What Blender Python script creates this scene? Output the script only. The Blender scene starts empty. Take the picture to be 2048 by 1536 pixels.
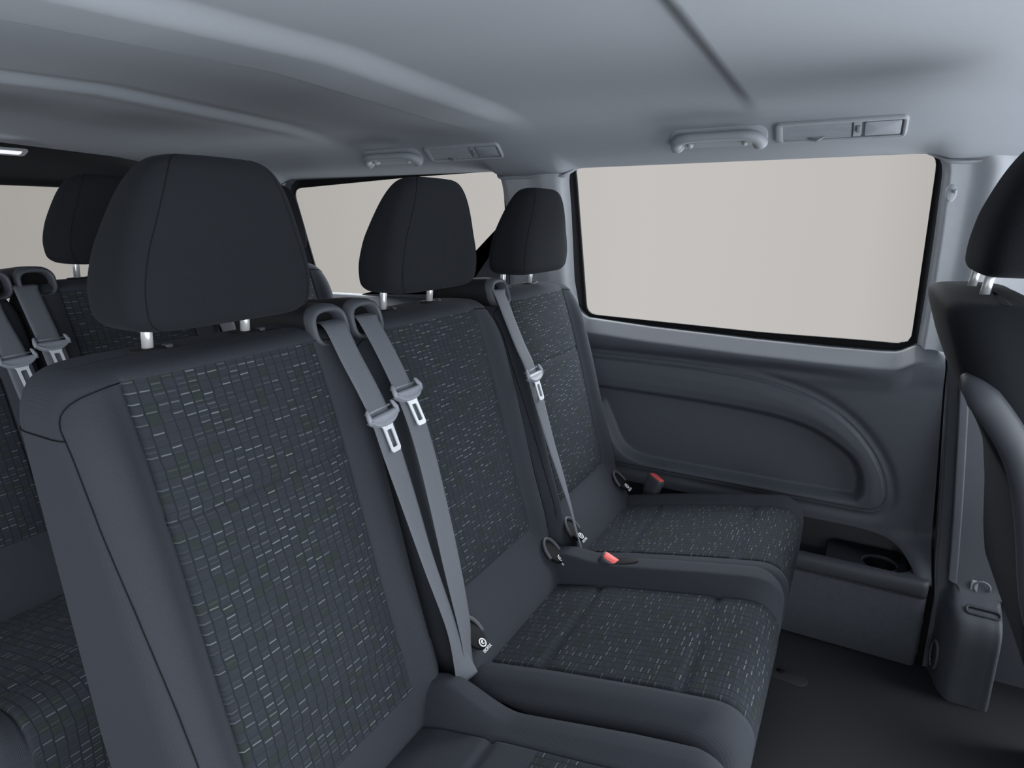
import bpy, bmesh, math, random
import numpy as np
from mathutils import Vector, Matrix

C = bpy.context.scene.collection
scene = bpy.context.scene

# ------------------------------------------------------------------ camera
cam_d = bpy.data.cameras.new('camera')
cam_d.sensor_width = 36.0
cam_d.lens = 1250.0 / 2048.0 * 36.0
cam_d.clip_start = 0.02
cam = bpy.data.objects.new('camera', cam_d)
cam.location = (0, 0, 1.13)
cam.rotation_euler = (math.radians(90 - 14.703), 0, math.radians(29.124))
C.objects.link(cam)
scene.camera = cam
scene.view_settings.view_transform = 'Standard'
scene.view_settings.look = 'None'
scene.view_settings.gamma = 1
scene.view_settings.exposure = 0.0
scene.view_settings.use_curve_mapping = False


# ------------------------------------------------------------------ helpers
def sstep(a, b, x):
    t = np.clip((np.asarray(x, float) - a) / (b - a), 0, 1)
    return t * t * (3 - 2 * t)


def gauss(x, c, w):
    return np.exp(-((np.asarray(x, float) - c) / w) ** 2)


def itp(x, tab):
    xs = [a for a, _ in tab]
    ys = [b for _, b in tab]
    return float(np.interp(x, xs, ys))


def smooth_tab(tab, n=400, w=9):
    """piecewise-linear table, softened"""
    xs = np.linspace(tab[0][0], tab[-1][0], n)
    ys = np.interp(xs, [a for a, _ in tab], [b for _, b in tab])
    k = np.ones(w) / w
    yp = np.concatenate([np.full(w, ys[0]), ys, np.full(w, ys[-1])])
    yp = np.convolve(yp, k, 'same')[w:-w]
    return lambda x: np.interp(x, xs, yp)


def mesh_obj(name, verts, faces, mat, parent=None, smooth=True, uvs=None):
    me = bpy.data.meshes.new(name)
    me.from_pydata([tuple(map(float, v)) for v in verts], [], faces)
    me.update()
    if uvs is not None:
        uvl = me.uv_layers.new(name='UVMap')
        for poly in me.polygons:
            for li in poly.loop_indices:
                uvl.data[li].uv = uvs[me.loops[li].vertex_index]
    if smooth:
        me.polygons.foreach_set('use_smooth', [True] * len(me.polygons))
    me.materials.append(mat)
    o = bpy.data.objects.new(name, me)
    C.objects.link(o)
    if parent is not None:
        o.parent = parent
    return o


class MB:
    """collects shapes into ONE mesh"""

    def __init__(s):
        s.v = []
        s.f = []

    def add(s, verts, faces):
        b = len(s.v)
        s.v.extend([tuple(map(float, v)) for v in verts])
        s.f.extend([[i + b for i in f] for f in faces])
        return s

    def grid(s, rows, closed=False, flip=False):
        n = len(rows[0])
        vs = [p for r in rows for p in r]
        fs = []
        for j in range(len(rows) - 1):
            for i in range(n if closed else n - 1):
                a, b = j * n + i, j * n + (i + 1) % n
                q = [a, b, b + n, a + n]
                fs.append(q[::-1] if flip else q)
        return s.add(vs, fs)

    def loft(s, rings, cap0=True, cap1=True, flip=False):
        s.grid(rings, True, flip)
        for ring, c, inv in ((rings[0], cap0, True), (rings[-1], cap1, False)):
            if c:
                n = len(ring)
                ctr = np.mean(np.array(ring, float), axis=0)
                fs = []
                for i in range(n):
                    t = [i, (i + 1) % n, n]
                    fs.append(t[::-1] if inv != flip else t)
                s.add(list(ring) + [ctr], fs)
        return s

    def tube(s, pts, r, n=10, caps=True):
        pts = [Vector(p) for p in pts]
        rr = r if isinstance(r, (list, tuple)) else [r] * len(pts)
        rings = []
        up = Vector((0, 0, 1))
        prev = None
        for i, p in enumerate(pts):
            t = (pts[min(i + 1, len(pts) - 1)] - pts[max(i - 1, 0)]).normalized()
            if prev is None:
                a = t.cross(up)
                if a.length < 1e-3:
                    a = t.cross(Vector((1, 0, 0)))
            else:
                a = prev - t * prev.dot(t)
            a.normalize()
            prev = a
            b = t.cross(a)
            rings.append([p + (a * math.cos(k * 2 * math.pi / n) + b * math.sin(k * 2 * math.pi / n)) * rr[i] for k in range(n)])
        return s.loft(rings, caps, caps)

    def box(s, lo, hi):
        x0, y0, z0 = lo
        x1, y1, z1 = hi
        v = [(x0, y0, z0), (x1, y0, z0), (x1, y1, z0), (x0, y1, z0), (x0, y0, z1), (x1, y0, z1), (x1, y1, z1), (x0, y1, z1)]
        return s.add(v, [[0, 3, 2, 1], [4, 5, 6, 7], [0, 1, 5, 4], [1, 2, 6, 5], [2, 3, 7, 6], [3, 0, 4, 7]])

    def plate(s, outline, t, M, r=0.0):
        """closed 2-D outline given thickness t along local z, soft edge r; M maps local to world"""
        out = np.array(outline, float)
        rings = []
        lv = [(0, 0.0), (0.0, t - r), (r * 0.3, t - r * 0.3), (r, t)] if r > 0 else [(0, 0), (0, t)]
        c = out.mean(axis=0)
        for ins, z in lv:
            d = out - c
            L = np.linalg.norm(d, axis=1, keepdims=True)
            q = out - d / np.maximum(L, 1e-9) * ins
            rings.append([M @ Vector((a, b, z)) for a, b in q])
        return s.loft(rings)

    def ringplate(s, outer, inner, t, M):
        """flat frame between two outlines of equal count"""
        A = [[M @ Vector((a, b, z)) for a, b in o] for o, z in ((outer, 0), (outer, t), (inner, t), (inner, 0), (outer, 0))]
        return s.grid(A, True)

    def build(s, name, mat, parent=None, smooth=True, sharp=None):
        o = mesh_obj(name, s.v, s.f, mat, parent, smooth)
        bm = bmesh.new()
        bm.from_mesh(o.data)
        bmesh.ops.remove_doubles(bm, verts=bm.verts, dist=1e-6)
        bmesh.ops.recalc_face_normals(bm, faces=bm.faces)
        bm.to_mesh(o.data)
        bm.free()
        if sharp:
            o.data.set_sharp_from_angle(angle=math.radians(sharp))
        return o


def rrect(w, h, r, n=6, cx=0, cy=0):
    """rounded rectangle outline, counter-clockwise"""
    pts = []
    for sx, sy, a0 in ((1, 1, 0), (-1, 1, 90), (-1, -1, 180), (1, -1, 270)):
        for k in range(n + 1):
            a = math.radians(a0 + 90 * k / n)
            pts.append((cx + sx * (w / 2 - r) + r * math.cos(a), cy + sy * (h / 2 - r) + r * math.sin(a)))
    return pts


def ellipse(a, b, n=32, cx=0, cy=0):
    return [(cx + a * math.cos(2 * math.pi * k / n), cy + b * math.sin(2 * math.pi * k / n)) for k in range(n)]


def frame(o, ex, ey):
    """matrix with origin o, local x along ex, local y near ey, local z = normal"""
    ex = Vector(ex).normalized()
    ey = Vector(ey)
    ey = (ey - ex * ey.dot(ex)).normalized()
    ez = ex.cross(ey)
    M = Matrix((ex, ey, ez)).transposed().to_4x4()
    M.translation = Vector(o)
    return M


def catmull(pts, per=8):
    P = [np.array(p, float) for p in pts]
    P = [2 * P[0] - P[1]] + P + [2 * P[-1] - P[-2]]
    out = []
    for i in range(1, len(P) - 2):
        for k in range(per):
            t = k / per
            a, b, c, d = P[i - 1:i + 3]
            out.append(0.5 * ((2 * b) + (-a + c) * t + (2 * a - 5 * b + 4 * c - d) * t * t + (-a + 3 * b - 3 * c + d) * t ** 3))
    out.append(P[-2])
    return out


def sdf_poly(px, pz, poly):
    """signed distance (positive inside) of arrays px, pz to a closed polygon"""
    poly = np.array(poly, float)
    n = len(poly)
    d = np.full(px.shape, 1e9)
    inside = np.zeros(px.shape, bool)
    for i in range(n):
        a = poly[i]
        b = poly[(i + 1) % n]
        e = b - a
        wx, wz = px - a[0], pz - a[1]
        t = np.clip((wx * e[0] + wz * e[1]) / max(e @ e, 1e-12), 0, 1)
        d = np.minimum(d, np.hypot(wx - e[0] * t, wz - e[1] * t))
        cond = (a[1] > pz) != (b[1] > pz)
        with np.errstate(divide='ignore', invalid='ignore'):
            xi = (b[0] - a[0]) * (pz - a[1]) / (b[1] - a[1] + 1e-15) + a[0]
        inside ^= cond & (px < xi)
    return np.where(inside, d, -d)


def empty(name, loc, label, cat, group=None):
    o = bpy.data.objects.new(name, None)
    o.empty_display_size = 0.05
    o.location = loc
    C.objects.link(o)
    return tag(o, label, cat, group)


def tag(o, label, cat, group=None):
    o['label'] = label
    o['category'] = cat
    if group:
        o['group'] = group
    return o


def struct(o, label=None):
    o['kind'] = 'structure'
    if label:
        o['label'] = label
    return o


def recentre(root):
    """children were meshed in world space: shift them into the root's frame"""
    M = Matrix.Translation(-Vector(root.location))
    done = set()
    for ch in root.children_recursive:
        if ch.type == 'MESH' and ch.data.name not in done:
            ch.data.transform(M)
            done.add(ch.data.name)


def copy_tree(o, parent=None):
    c = o.copy()
    C.objects.link(c)
    c.parent = parent
    for ch in list(o.children):
        copy_tree(ch, c)
    return c


# ------------------------------------------------------------------ materials
def new_mat(name):
    m = bpy.data.materials.new(name)
    m.use_nodes = True
    nt = m.node_tree
    return m, nt, nt.nodes, nt.links, nt.nodes['Principled BSDF']


def plain(name, col, rough=0.6, metal=0.0, spec=0.5, grain=0.0, gscale=900.0, sheen=0.0, mottling=0.06):
    m, nt, N, L, b = new_mat(name)
    b.inputs['Roughness'].default_value = rough
    b.inputs['Metallic'].default_value = metal
    b.inputs['Specular IOR Level'].default_value = spec
    if sheen:
        b.inputs['Sheen Weight'].default_value = sheen
        b.inputs['Sheen Roughness'].default_value = 0.6
    tc = N.new('ShaderNodeTexCoord')
    no = N.new('ShaderNodeTexNoise')
    no.inputs['Scale'].default_value = 60
    no.inputs['Detail'].default_value = 3
    L.new(tc.outputs['Object'], no.inputs['Vector'])
    mx = N.new('ShaderNodeMix')
    mx.data_type = 'RGBA'
    mx.inputs['A'].default_value = (*[c * (1 - mottling) for c in col], 1)
    mx.inputs['B'].default_value = (*[c * (1 + mottling) for c in col], 1)
    L.new(no.outputs['Fac'], mx.inputs['Factor'])
    L.new(mx.outputs['Result'], b.inputs['Base Color'])
    if grain:
        g = N.new('ShaderNodeTexNoise')
        g.inputs['Scale'].default_value = gscale
        g.inputs['Detail'].default_value = 2
        L.new(tc.outputs['Object'], g.inputs['Vector'])
        bp = N.new('ShaderNodeBump')
        bp.inputs['Strength'].default_value = grain
        bp.inputs['Distance'].default_value = 0.001
        L.new(g.outputs['Fac'], bp.inputs['Height'])
        L.new(bp.outputs['Normal'], b.inputs['Normal'])
    return m


def math_node(N, L, op, a, b=None, c=None):
    n = N.new('ShaderNodeMath')
    n.operation = op
    for i, v in enumerate((a, b, c)):
        if v is None:
            continue
        if isinstance(v, (int, float)):
            n.inputs[i].default_value = v
        else:
            L.new(v, n.inputs[i])
    return n.outputs[0]


def ribbed(name, col, axis='Y', scale=700.0, strength=0.25, rough=0.9, spec=0.1):
    """plain woven upholstery with fine ribs"""
    m, nt, N, L, b = new_mat(name)
    b.inputs['Roughness'].default_value = rough
    b.inputs['Specular IOR Level'].default_value = spec
    b.inputs['Sheen Weight'].default_value = 0.03
    b.inputs['Sheen Roughness'].default_value = 0.5
    b.inputs['Sheen Tint'].default_value = (0.7, 0.78, 0.95, 1)
    tc = N.new('ShaderNodeTexCoord')
    w = N.new('ShaderNodeTexWave')
    w.bands_direction = axis
    w.inputs['Scale'].default_value = scale / 6.283
    w.inputs['Distortion'].default_value = 0.6
    w.inputs['Detail'].default_value = 1
    L.new(tc.outputs['Object'], w.inputs['Vector'])
    no = N.new('ShaderNodeTexNoise')
    no.inputs['Scale'].default_value = 350
    no.inputs['Detail'].default_value = 4
    L.new(tc.outputs['Object'], no.inputs['Vector'])
    h = math_node(N, L, 'ADD', w.outputs['Fac'], no.outputs['Fac'])
    bp = N.new('ShaderNodeBump')
    bp.inputs['Strength'].default_value = strength
    bp.inputs['Distance'].default_value = 0.0008
    L.new(h, bp.inputs['Height'])
    L.new(bp.outputs['Normal'], b.inputs['Normal'])
    mx = N.new('ShaderNodeMix')
    mx.data_type = 'RGBA'
    mx.inputs['A'].default_value = (*[c * 0.9 for c in col], 1)
    mx.inputs['B'].default_value = (*[c * 1.1 for c in col], 1)
    L.new(no.outputs['Fac'], mx.inputs['Factor'])
    L.new(mx.outputs['Result'], b.inputs['Base Color'])
    return m


def cloth_mat():
    """dark navy weave: dark column lines, short pale dashes, a few olive cells (UV in metres)"""
    m, nt, N, L, b = new_mat('patterned_cloth')
    b.inputs['Roughness'].default_value = 0.92
    b.inputs['Specular IOR Level'].default_value = 0.08
    uv = N.new('ShaderNodeUVMap')
    uv.uv_map = 'UVMap'
    sep = N.new('ShaderNodeSeparateXYZ')
    L.new(uv.outputs['UV'], sep.inputs[0])
    wob = N.new('ShaderNodeTexNoise')
    wob.inputs['Scale'].default_value = 45
    wob.inputs['Detail'].default_value = 1
    L.new(uv.outputs['UV'], wob.inputs['Vector'])
    off = math_node(N, L, 'MULTIPLY', math_node(N, L, 'SUBTRACT', wob.outputs['Fac'], 0.5), 0.35)
    CW, RH = 0.0152, 0.0068
    u0 = math_node(N, L, 'ADD', math_node(N, L, 'DIVIDE', sep.outputs['X'], CW), off)
    v = math_node(N, L, 'ADD', math_node(N, L, 'DIVIDE', sep.outputs['Y'], RH), math_node(N, L, 'MULTIPLY', off, 0.6))
    row = math_node(N, L, 'FLOOR', v)
    u = u0
    col = math_node(N, L, 'FLOOR', u)
    fu = math_node(N, L, 'SUBTRACT', u, col)
    fv = math_node(N, L, 'SUBTRACT', v, row)
    comb = N.new('ShaderNodeCombineXYZ')
    L.new(col, comb.inputs[0])
    L.new(row, comb.inputs[1])
    wn = N.new('ShaderNodeTexWhiteNoise')
    wn.noise_dimensions = '3D'
    L.new(comb.outputs[0], wn.inputs['Vector'])
    rnd = wn.outputs['Value']
    # dash mask
    du = math_node(N, L, 'MULTIPLY', math_node(N, L, 'GREATER_THAN', fu, 0.10), math_node(N, L, 'LESS_THAN', fu, 0.88))
    dv = math_node(N, L, 'MULTIPLY', math_node(N, L, 'GREATER_THAN', fv, 0.38), math_node(N, L, 'LESS_THAN', fv, 0.62))
    dash = math_node(N, L, 'MULTIPLY', du, dv)
    # checker-like stagger so dashes are never stacked two rows in a row
    par = math_node(N, L, 'PINGPONG', math_node(N, L, 'ADD', row, math_node(N, L, 'MULTIPLY', math_node(N, L, 'FLOOR', math_node(N, L, 'DIVIDE', col, 2)), 1)), 1)
    lvl = N.new('ShaderNodeMapRange')
    lvl.inputs['From Min'].default_value = 0.42
    lvl.inputs['From Max'].default_value = 1.0
    lvl.inputs['To Min'].default_value = 0.0
    lvl.inputs['To Max'].default_value = 1.0
    L.new(rnd, lvl.inputs['Value'])
    dash = math_node(N, L, 'MULTIPLY', dash, math_node(N, L, 'POWER', lvl.outputs[0], 1.3))
    dash = math_node(N, L, 'MULTIPLY', dash, math_node(N, L, 'ADD', math_node(N, L, 'MULTIPLY', par, 0.85), 0.15))
    # dark lines
    vl = math_node(N, L, 'GREATER_THAN', math_node(N, L, 'ABSOLUTE', math_node(N, L, 'SUBTRACT', fu, 0.5)), 0.44)
    row2 = math_node(N, L, 'FLOOR', math_node(N, L, 'DIVIDE', v, 2))
    fv2 = math_node(N, L, 'SUBTRACT', math_node(N, L, 'DIVIDE', v, 2), row2)
    hl = math_node(N, L, 'MULTIPLY', math_node(N, L, 'LESS_THAN', fv2, 0.12), 0.45)
    dark = math_node(N, L, 'MAXIMUM', vl, hl)
    # cell tint
    comb2 = N.new('ShaderNodeCombineXYZ')
    L.new(col, comb2.inputs[0])
    L.new(row2, comb2.inputs[1])
    wn2 = N.new('ShaderNodeTexWhiteNoise')
    wn2.noise_dimensions = '3D'
    L.new(comb2.outputs[0], wn2.inputs['Vector'])
    ol = math_node(N, L, 'GREATER_THAN', wn2.outputs['Value'], 0.86)

    def mix(f, a, bcol):
        x = N.new('ShaderNodeMix')
        x.data_type = 'RGBA'
        L.new(f, x.inputs['Factor'])
        if isinstance(a, tuple):
            x.inputs['A'].default_value = (*a, 1)
        else:
            L.new(a, x.inputs['A'])
        x.inputs['B'].default_value = (*bcol, 1)
        return x.outputs['Result']

    base = mix(ol, CLOTH_BASE, CLOTH_OLIVE)
    base = mix(math_node(N, L, 'MULTIPLY', dark, 0.62), base, CLOTH_DARK)
    base = mix(dash, base, CLOTH_DASH)
    L.new(base, b.inputs['Base Color'])
    fine = N.new('ShaderNodeTexNoise')
    fine.inputs['Scale'].default_value = 1500
    L.new(uv.outputs['UV'], fine.inputs['Vector'])
    hh = math_node(N, L, 'ADD', math_node(N, L, 'MULTIPLY', fine.outputs['Fac'], 0.5), math_node(N, L, 'MULTIPLY', math_node(N, L, 'SUBTRACT', 1.0, dark), 0.6))
    bp = N.new('ShaderNodeBump')
    bp.inputs['Strength'].default_value = 0.35
    bp.inputs['Distance'].default_value = 0.0008
    L.new(hh, bp.inputs['Height'])
    L.new(bp.outputs['Normal'], b.inputs['Normal'])
    return m


def glass_mat():
    m, nt, N, L, b = new_mat('window_glass')
    N.remove(b)
    out = N['Material Output']
    tr = N.new('ShaderNodeBsdfTransparent')
    tr.inputs['Color'].default_value = (0.93, 0.94, 0.94, 1)
    gl = N.new('ShaderNodeBsdfGlossy')
    gl.inputs['Roughness'].default_value = 0.02
    fr = N.new('ShaderNodeFresnel')
    fr.inputs['IOR'].default_value = 1.08
    ms = N.new('ShaderNodeMixShader')
    L.new(fr.outputs[0], ms.inputs[0])
    L.new(tr.outputs[0], ms.inputs[1])
    L.new(gl.outputs[0], ms.inputs[2])
    L.new(ms.outputs[0], out.inputs['Surface'])
    return m


CLOTH_BASE = (0.0285, 0.0323, 0.0395)
CLOTH_OLIVE = (0.0265, 0.0315, 0.0312)
CLOTH_DARK = (0.012, 0.014, 0.020)
CLOTH_DASH = (0.14, 0.153, 0.164)
M_CLOTH = cloth_mat()
M_FAB = ribbed('plain_upholstery', (0.0350, 0.0384, 0.0462), 'Y', 900, 0.22)
M_HEAD = ribbed('headrest_upholstery', (0.0120, 0.0133, 0.0162), 'Y', 800, 0.2)
M_SEAM = plain('seam_thread', (0.0075, 0.0083, 0.010), 0.95, spec=0.1)
M_BLACK = plain('black_plastic', (0.008, 0.009, 0.011), 0.6, spec=0.3, grain=0.1)
M_DPLAST = plain('dark_grey_plastic', (0.055, 0.060, 0.072), 0.55, grain=0.15)
M_SEATBACK = plain('seat_shell_plastic', (0.014, 0.016, 0.0195), 0.8, spec=0.15, grain=0.15)
M_WALL = plain('side_lining_plastic', (0.080, 0.088, 0.106), 0.55, grain=0.2, gscale=700)
M_PILLAR = plain('pillar_trim_plastic', (0.42, 0.44, 0.475), 0.6, grain=0.08)
M_HEADL = plain('headliner_fabric', (0.318, 0.341, 0.378), 0.95, spec=0.1, grain=0.12, gscale=500, mottling=0.02)
M_CPLAST = plain('ceiling_grey_plastic', (0.35, 0.373, 0.41), 0.5, grain=0.05)
M_FLOOR = plain('floor_rubber', (0.0145, 0.0160, 0.0200), 0.65, grain=0.3, gscale=400)
M_CARPET = plain('felt_lining', (0.095, 0.103, 0.122), 0.95, spec=0.1, grain=0.6, gscale=1100, mottling=0.15)
M_BELT = ribbed('belt_webbing', (0.105, 0.113, 0.130), 'Z', 1500, 0.2, rough=0.7, spec=0.35)
M_TONGUE = plain('belt_grey_plastic', (0.22, 0.235, 0.27), 0.4)
M_STEEL = plain('satin_steel', (0.72, 0.74, 0.78), 0.35, metal=0.35)
M_CHROME = plain('chrome', (0.78, 0.79, 0.81), 0.22, metal=0.45)
M_RED = plain('red_button', (0.80, 0.13, 0.12), 0.45)
M_WHITE = plain('white_print', (0.75, 0.77, 0.78), 0.6)
M_SEAL_HOLLOW = plain('seal_and_hollow_black', (0.004, 0.004, 0.005), 0.7, spec=0.2)  # rubber seals, and the painted dark inside slots and pockets
M_GLASS = glass_mat()
M_LAMP = plain('lamp_lens', (0.36, 0.385, 0.43), 0.4)

# ------------------------------------------------------------------ world (studio backdrop: brighter towards the windscreen)
world = bpy.data.worlds.new('studio')
scene.world = world
world.use_nodes = True
wn_, wl_ = world.node_tree.nodes, world.node_tree.links
bg = wn_['Background']
tc = wn_.new('ShaderNodeTexCoord')
sp = wn_.new('ShaderNodeSeparateXYZ')
wl_.new(tc.outputs['Generated'], sp.inputs[0])


def ramp(inp, stops):
    r = wn_.new('ShaderNodeValToRGB')
    mr = wn_.new('ShaderNodeMapRange')
    mr.inputs['From Min'].default_value = -1
    mr.inputs['From Max'].default_value = 1
    wl_.new(inp, mr.inputs['Value'])
    wl_.new(mr.outputs[0], r.inputs[0])
    while len(r.color_ramp.elements) < len(stops):
        r.color_ramp.elements.new(0.5)
    for e, (p, c) in zip(r.color_ramp.elements, stops):
        e.position = (p + 1) / 2
        e.color = (*c, 1)
    return r.outputs['Color']


W_FRONT = 12.5       # world made brighter towards the windscreen, added to light the cabin
W_NEAR = 1.1       # open sliding-door side
W_UP = 13.0         # world made brighter overhead on the left, added to light the sills


def node(kind, **kw):
    n = wn_.new(kind)
    for k, v in kw.items():
        setattr(n, k, v)
    return n


def mixc(mode, A, B):
    m_ = node('ShaderNodeMix', data_type='RGBA', blend_type=mode)
    m_.inputs['Factor'].default_value = 1
    wl_.new(A, m_.inputs['A'])
    wl_.new(B, m_.inputs['B'])
    return m_.outputs['Result']


def g3(v):
    return (v, v, v)


X_, Y_, Z_ = sp.outputs['X'], sp.outputs['Y'], sp.outputs['Z']


def ramp_scaled(inp, stops, k):
    """ramp with values in 0..1 times a constant above 1"""
    c = ramp(inp, stops)
    v = node('ShaderNodeVectorMath', operation='SCALE')
    v.inputs['Scale'].default_value = k
    wl_.new(c, v.inputs[0])
    return v.outputs['Vector']


backdrop = ramp(X_, [(-1, (0.40, 0.375, 0.35)), (-0.6, (0.56, 0.527, 0.505)), (-0.3, (0.645, 0.606, 0.584)), (0.0, (0.61, 0.573, 0.553)), (0.12, (0.50, 0.47, 0.45)), (1, (0.45, 0.43, 0.42))])
far_side = ramp(Y_, [(-1, g3(0)), (-0.45, g3(0)), (0.2, g3(1)), (1, g3(1))])
total = mixc('MULTIPLY', backdrop, far_side)
near_y = ramp(Y_, [(-1, g3(1)), (-0.5, g3(1)), (0.1, g3(0)), (1, g3(0))])
near_z = ramp_scaled(Z_, [(-1, g3(0.12)), (-0.25, g3(0.15)), (0.02, (0.90, 0.96, 1.0)), (1, (0.90, 0.96, 1.0))], W_NEAR)
total = mixc('ADD', total, mixc('MULTIPLY', near_y, near_z))
front_x = ramp_scaled(X_, [(-1, g3(0)), (0.14, g3(0)), (0.40, g3(0.4)), (0.85, g3(1))], W_FRONT)
front_z = ramp(Z_, [(-1, (0.93, 0.97, 1.0)), (-0.55, (0.93, 0.97, 1.0)), (-0.40, (0.26, 0.275, 0.29)), (0.0, (0.22, 0.233, 0.247)), (0.2, (0.22, 0.233, 0.247)), (1, (0.2, 0.21, 0.22))])  # added front glow, strongest from below to lighten the front headliner
total = mixc('ADD', total, mixc('MULTIPLY', front_x, front_z))
up_z = ramp_scaled(Z_, [(-1, g3(0)), (0.20, g3(0)), (0.50, (0.94, 0.97, 1.0)), (1, (0.94, 0.97, 1.0))], W_UP)
up_y = ramp(Y_, [(-1, g3(0.05)), (-0.1, g3(0.05)), (0.3, g3(1)), (1, g3(1))])
total = mixc('ADD', total, mixc('MULTIPLY', up_z, up_y))
wl_.new(total, bg.inputs['Color'])
bg.inputs['Strength'].default_value = 1.0

# ================================================================== THE CABIN
def tum(z):
    """side wall plane with tumblehome"""
    return 1.87 - 0.086 * (z - 0.82)


# ---------------- floor
rows = []
for y in np.linspace(-0.4, 1.95, 30):
    rows.append([(x, y, 0.0) for x in np.linspace(-2.75, 1.0, 40)])
struct(MB().grid(rows).build('floor', M_FLOOR))

# ---------------- ceiling
zc = smooth_tab([(-0.2, 1.285), (0.0, 1.292), (0.06, 1.30), (0.10, 1.312), (0.14, 1.345), (0.2, 1.372), (0.26, 1.388), (0.4, 1.404), (0.92, 1.425), (1.44, 1.404),
                 (1.58, 1.388), (1.64, 1.374), (1.682, 1.352), (1.724, 1.312), (1.76, 1.297), (1.835, 1.284)], 800, 17)


def ceil_z(x, y):
    taper = sstep(1.70, 1.40, y) * sstep(0.14, 0.44, y)
    d = -0.020 * sstep(-0.30, -0.255, x)
    beam = -0.022 * sstep(-0.825, -0.905, x)
    beam = beam + 0.009 * sstep(-1.036, -1.056, x) + 0.013 * sstep(-1.06, -1.45, x)
    rib = 0.006 * sstep(-1.50, -1.57, x) - 0.017 * sstep(-1.572, -1.625, x) + 0.006 * sstep(-1.64, -1.70, x) + 0.005 * sstep(-1.75, -1.95, x)
    rear = -0.045 * sstep(-2.1, -2.5, x)
    over = sstep(0.085, 0.15, x) + sstep(-2.02, -2.06, x) + sstep(-1.095, -1.05, x) * sstep(-0.79, -0.845, x)
    return zc(y) + (d + beam + rib) * taper + rear - 0.022 * over * sstep(1.70, 1.80, y)


xs = np.unique(np.concatenate([np.linspace(-2.5, 0.95, 150), np.linspace(-0.34, -0.2, 24), np.linspace(-1.08, -0.8, 50), np.linspace(-1.7, -1.5, 30)]))
ys = np.unique(np.concatenate([np.linspace(-0.15, 1.835, 70), np.linspace(1.3, 1.835, 50)]))
rows = [[(x, y, float(ceil_z(x, y))) for x in xs] for y in ys]
# over the pillars the headliner reaches a little further down
msk = sstep(0.095, 0.14, xs) + sstep(-2.02, -2.06, xs) + sstep(-1.085, -1.06, xs) * sstep(-0.80, -0.835, xs)
for dy, dz in ((0.004, 0.002), (0.006, 0.006), (0.020, 0.007)):
    rows.append([(x, 1.835 + dy - 0.028 * m_, float(ceil_z(x, 1.835)) - dz * m_ - 0.002 * dy / 0.02) for x, m_ in zip(xs, msk)])
g = MB().grid(rows)
# outer roof skin a little above, closes the roof against the sky
rows2 = [[(x, y, 1.50 - 0.10 * ((y - 0.92) / 0.95) ** 4) for x in np.linspace(-2.62, 1.0, 8)] for y in np.linspace(-0.2, 1.88, 12)]
g.grid(rows2, flip=True)
struct(g.build('ceiling', M_HEADL))

# ---------------- left wall, lower lining with the D-shaped recess
D_OUT = catmull([(-1.25, 0.709), (-0.72, 0.709), (-0.541, 0.709), (-0.39, 0.706), (-0.248, 0.696), (-0.167, 0.681), (-0.075, 0.653), (0.003, 0.608), (0.064, 0.548), (0.104, 0.484), (0.121, 0.43), (0.122, 0.394), (0.106, 0.370), (0.076, 0.362), (-0.03, 0.362), (-0.218, 0.361), (-0.521, 0.362), (-1.25, 0.362)], 5)
D_IN = catmull([(-0.95, 0.618), (-0.681, 0.618), (-0.54, 0.616), (-0.386, 0.613), (-0.243, 0.606), (-0.147, 0.595), (-0.068, 0.574), (-0.001, 0.538), (0.042, 0.503), (0.063, 0.463), (0.070, 0.42), (0.063, 0.392), (0.040, 0.380), (-0.085, 0.377), (-0.221, 0.377), (-0.45, 0.377), (-0.54, 0.379), (-0.60, 0.395), (-0.64, 0.43), (-0.67, 0.49), (-0.70, 0.55)], 5)
W1_BOT = [(-2.6, 0.83), (-0.80, 0.855), (-0.792, 0.846), (-0.780, 0.834), (-0.763, 0.824), (-0.556, 0.811), (-0.263, 0.800), (-0.069, 0.796), (0.060, 0.796), (0.095, 0.798), (0.115, 0.803), (0.135, 0.811), (0.155, 0.819), (0.18, 0.823), (0.205, 0.824), (0.236, 0.822)]


def gap_x(z):
    return itp(z, [(0.0, 0.252), (0.2, 0.250), (0.26, 0.243), (0.33, 0.240), (0.47, 0.229), (0.715, 0.208), (0.83, 0.198)])


def z_bot(x):
    if x < 0.05:
        return 0.305
    if x < 0.212:
        return 0.305 - 0.072 * (1 - math.sqrt(max(0, 1 - ((x - 0.05) / 0.165) ** 2)))
    return 0.232


NX = np.unique(np.concatenate([np.linspace(-2.6, -0.85, 40), np.linspace(-0.85, -0.7, 24), np.linspace(-0.7, 0.0, 150), np.linspace(0.0, 0.25, 80)]))
NT = 150
X = np.zeros((NT, len(NX)))
Z = np.zeros_like(X)
tt = np.linspace(0, 1, NT)
for j, x in enumerate(NX):
    zb, zt = z_bot(x), itp(x, W1_BOT)
    Z[:, j] = zb + (zt - zb) * tt
    for i in range(NT):
        # right edge follows the pillar gap
        X[i, j] = x if x < 0.1 else 0.1 + (x - 0.1) * (gap_x(Z[i, j]) - 0.1) / 0.15
do = sdf_poly(X, Z, D_OUT)
di = sdf_poly(X, Z, D_IN)
Y = 1.84 - 0.010 * sstep(0.0, 0.006, do) + 0.005 * gauss(do, 0.0, 0.0022) - 0.004 * sstep(0.004, 0.04, do) * sstep(0.0, -0.03, di)
Y += 0.006 * gauss(do, -0.016, 0.012)
Y += 0.034 * sstep(-0.004, 0.020, di)
ZT = np.array([itp(x, W1_BOT) for x in NX])[None, :]
u_ = np.clip((Z - (ZT - 0.046)) / 0.046, 0, 1)
Y += 0.050 * np.where(u_ < 0.25, 2 * u_ * u_, u_ - 0.125) / 0.875
Y -= 0.016 * sstep(ZT - 0.11, ZT - 0.045, Z)
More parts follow.
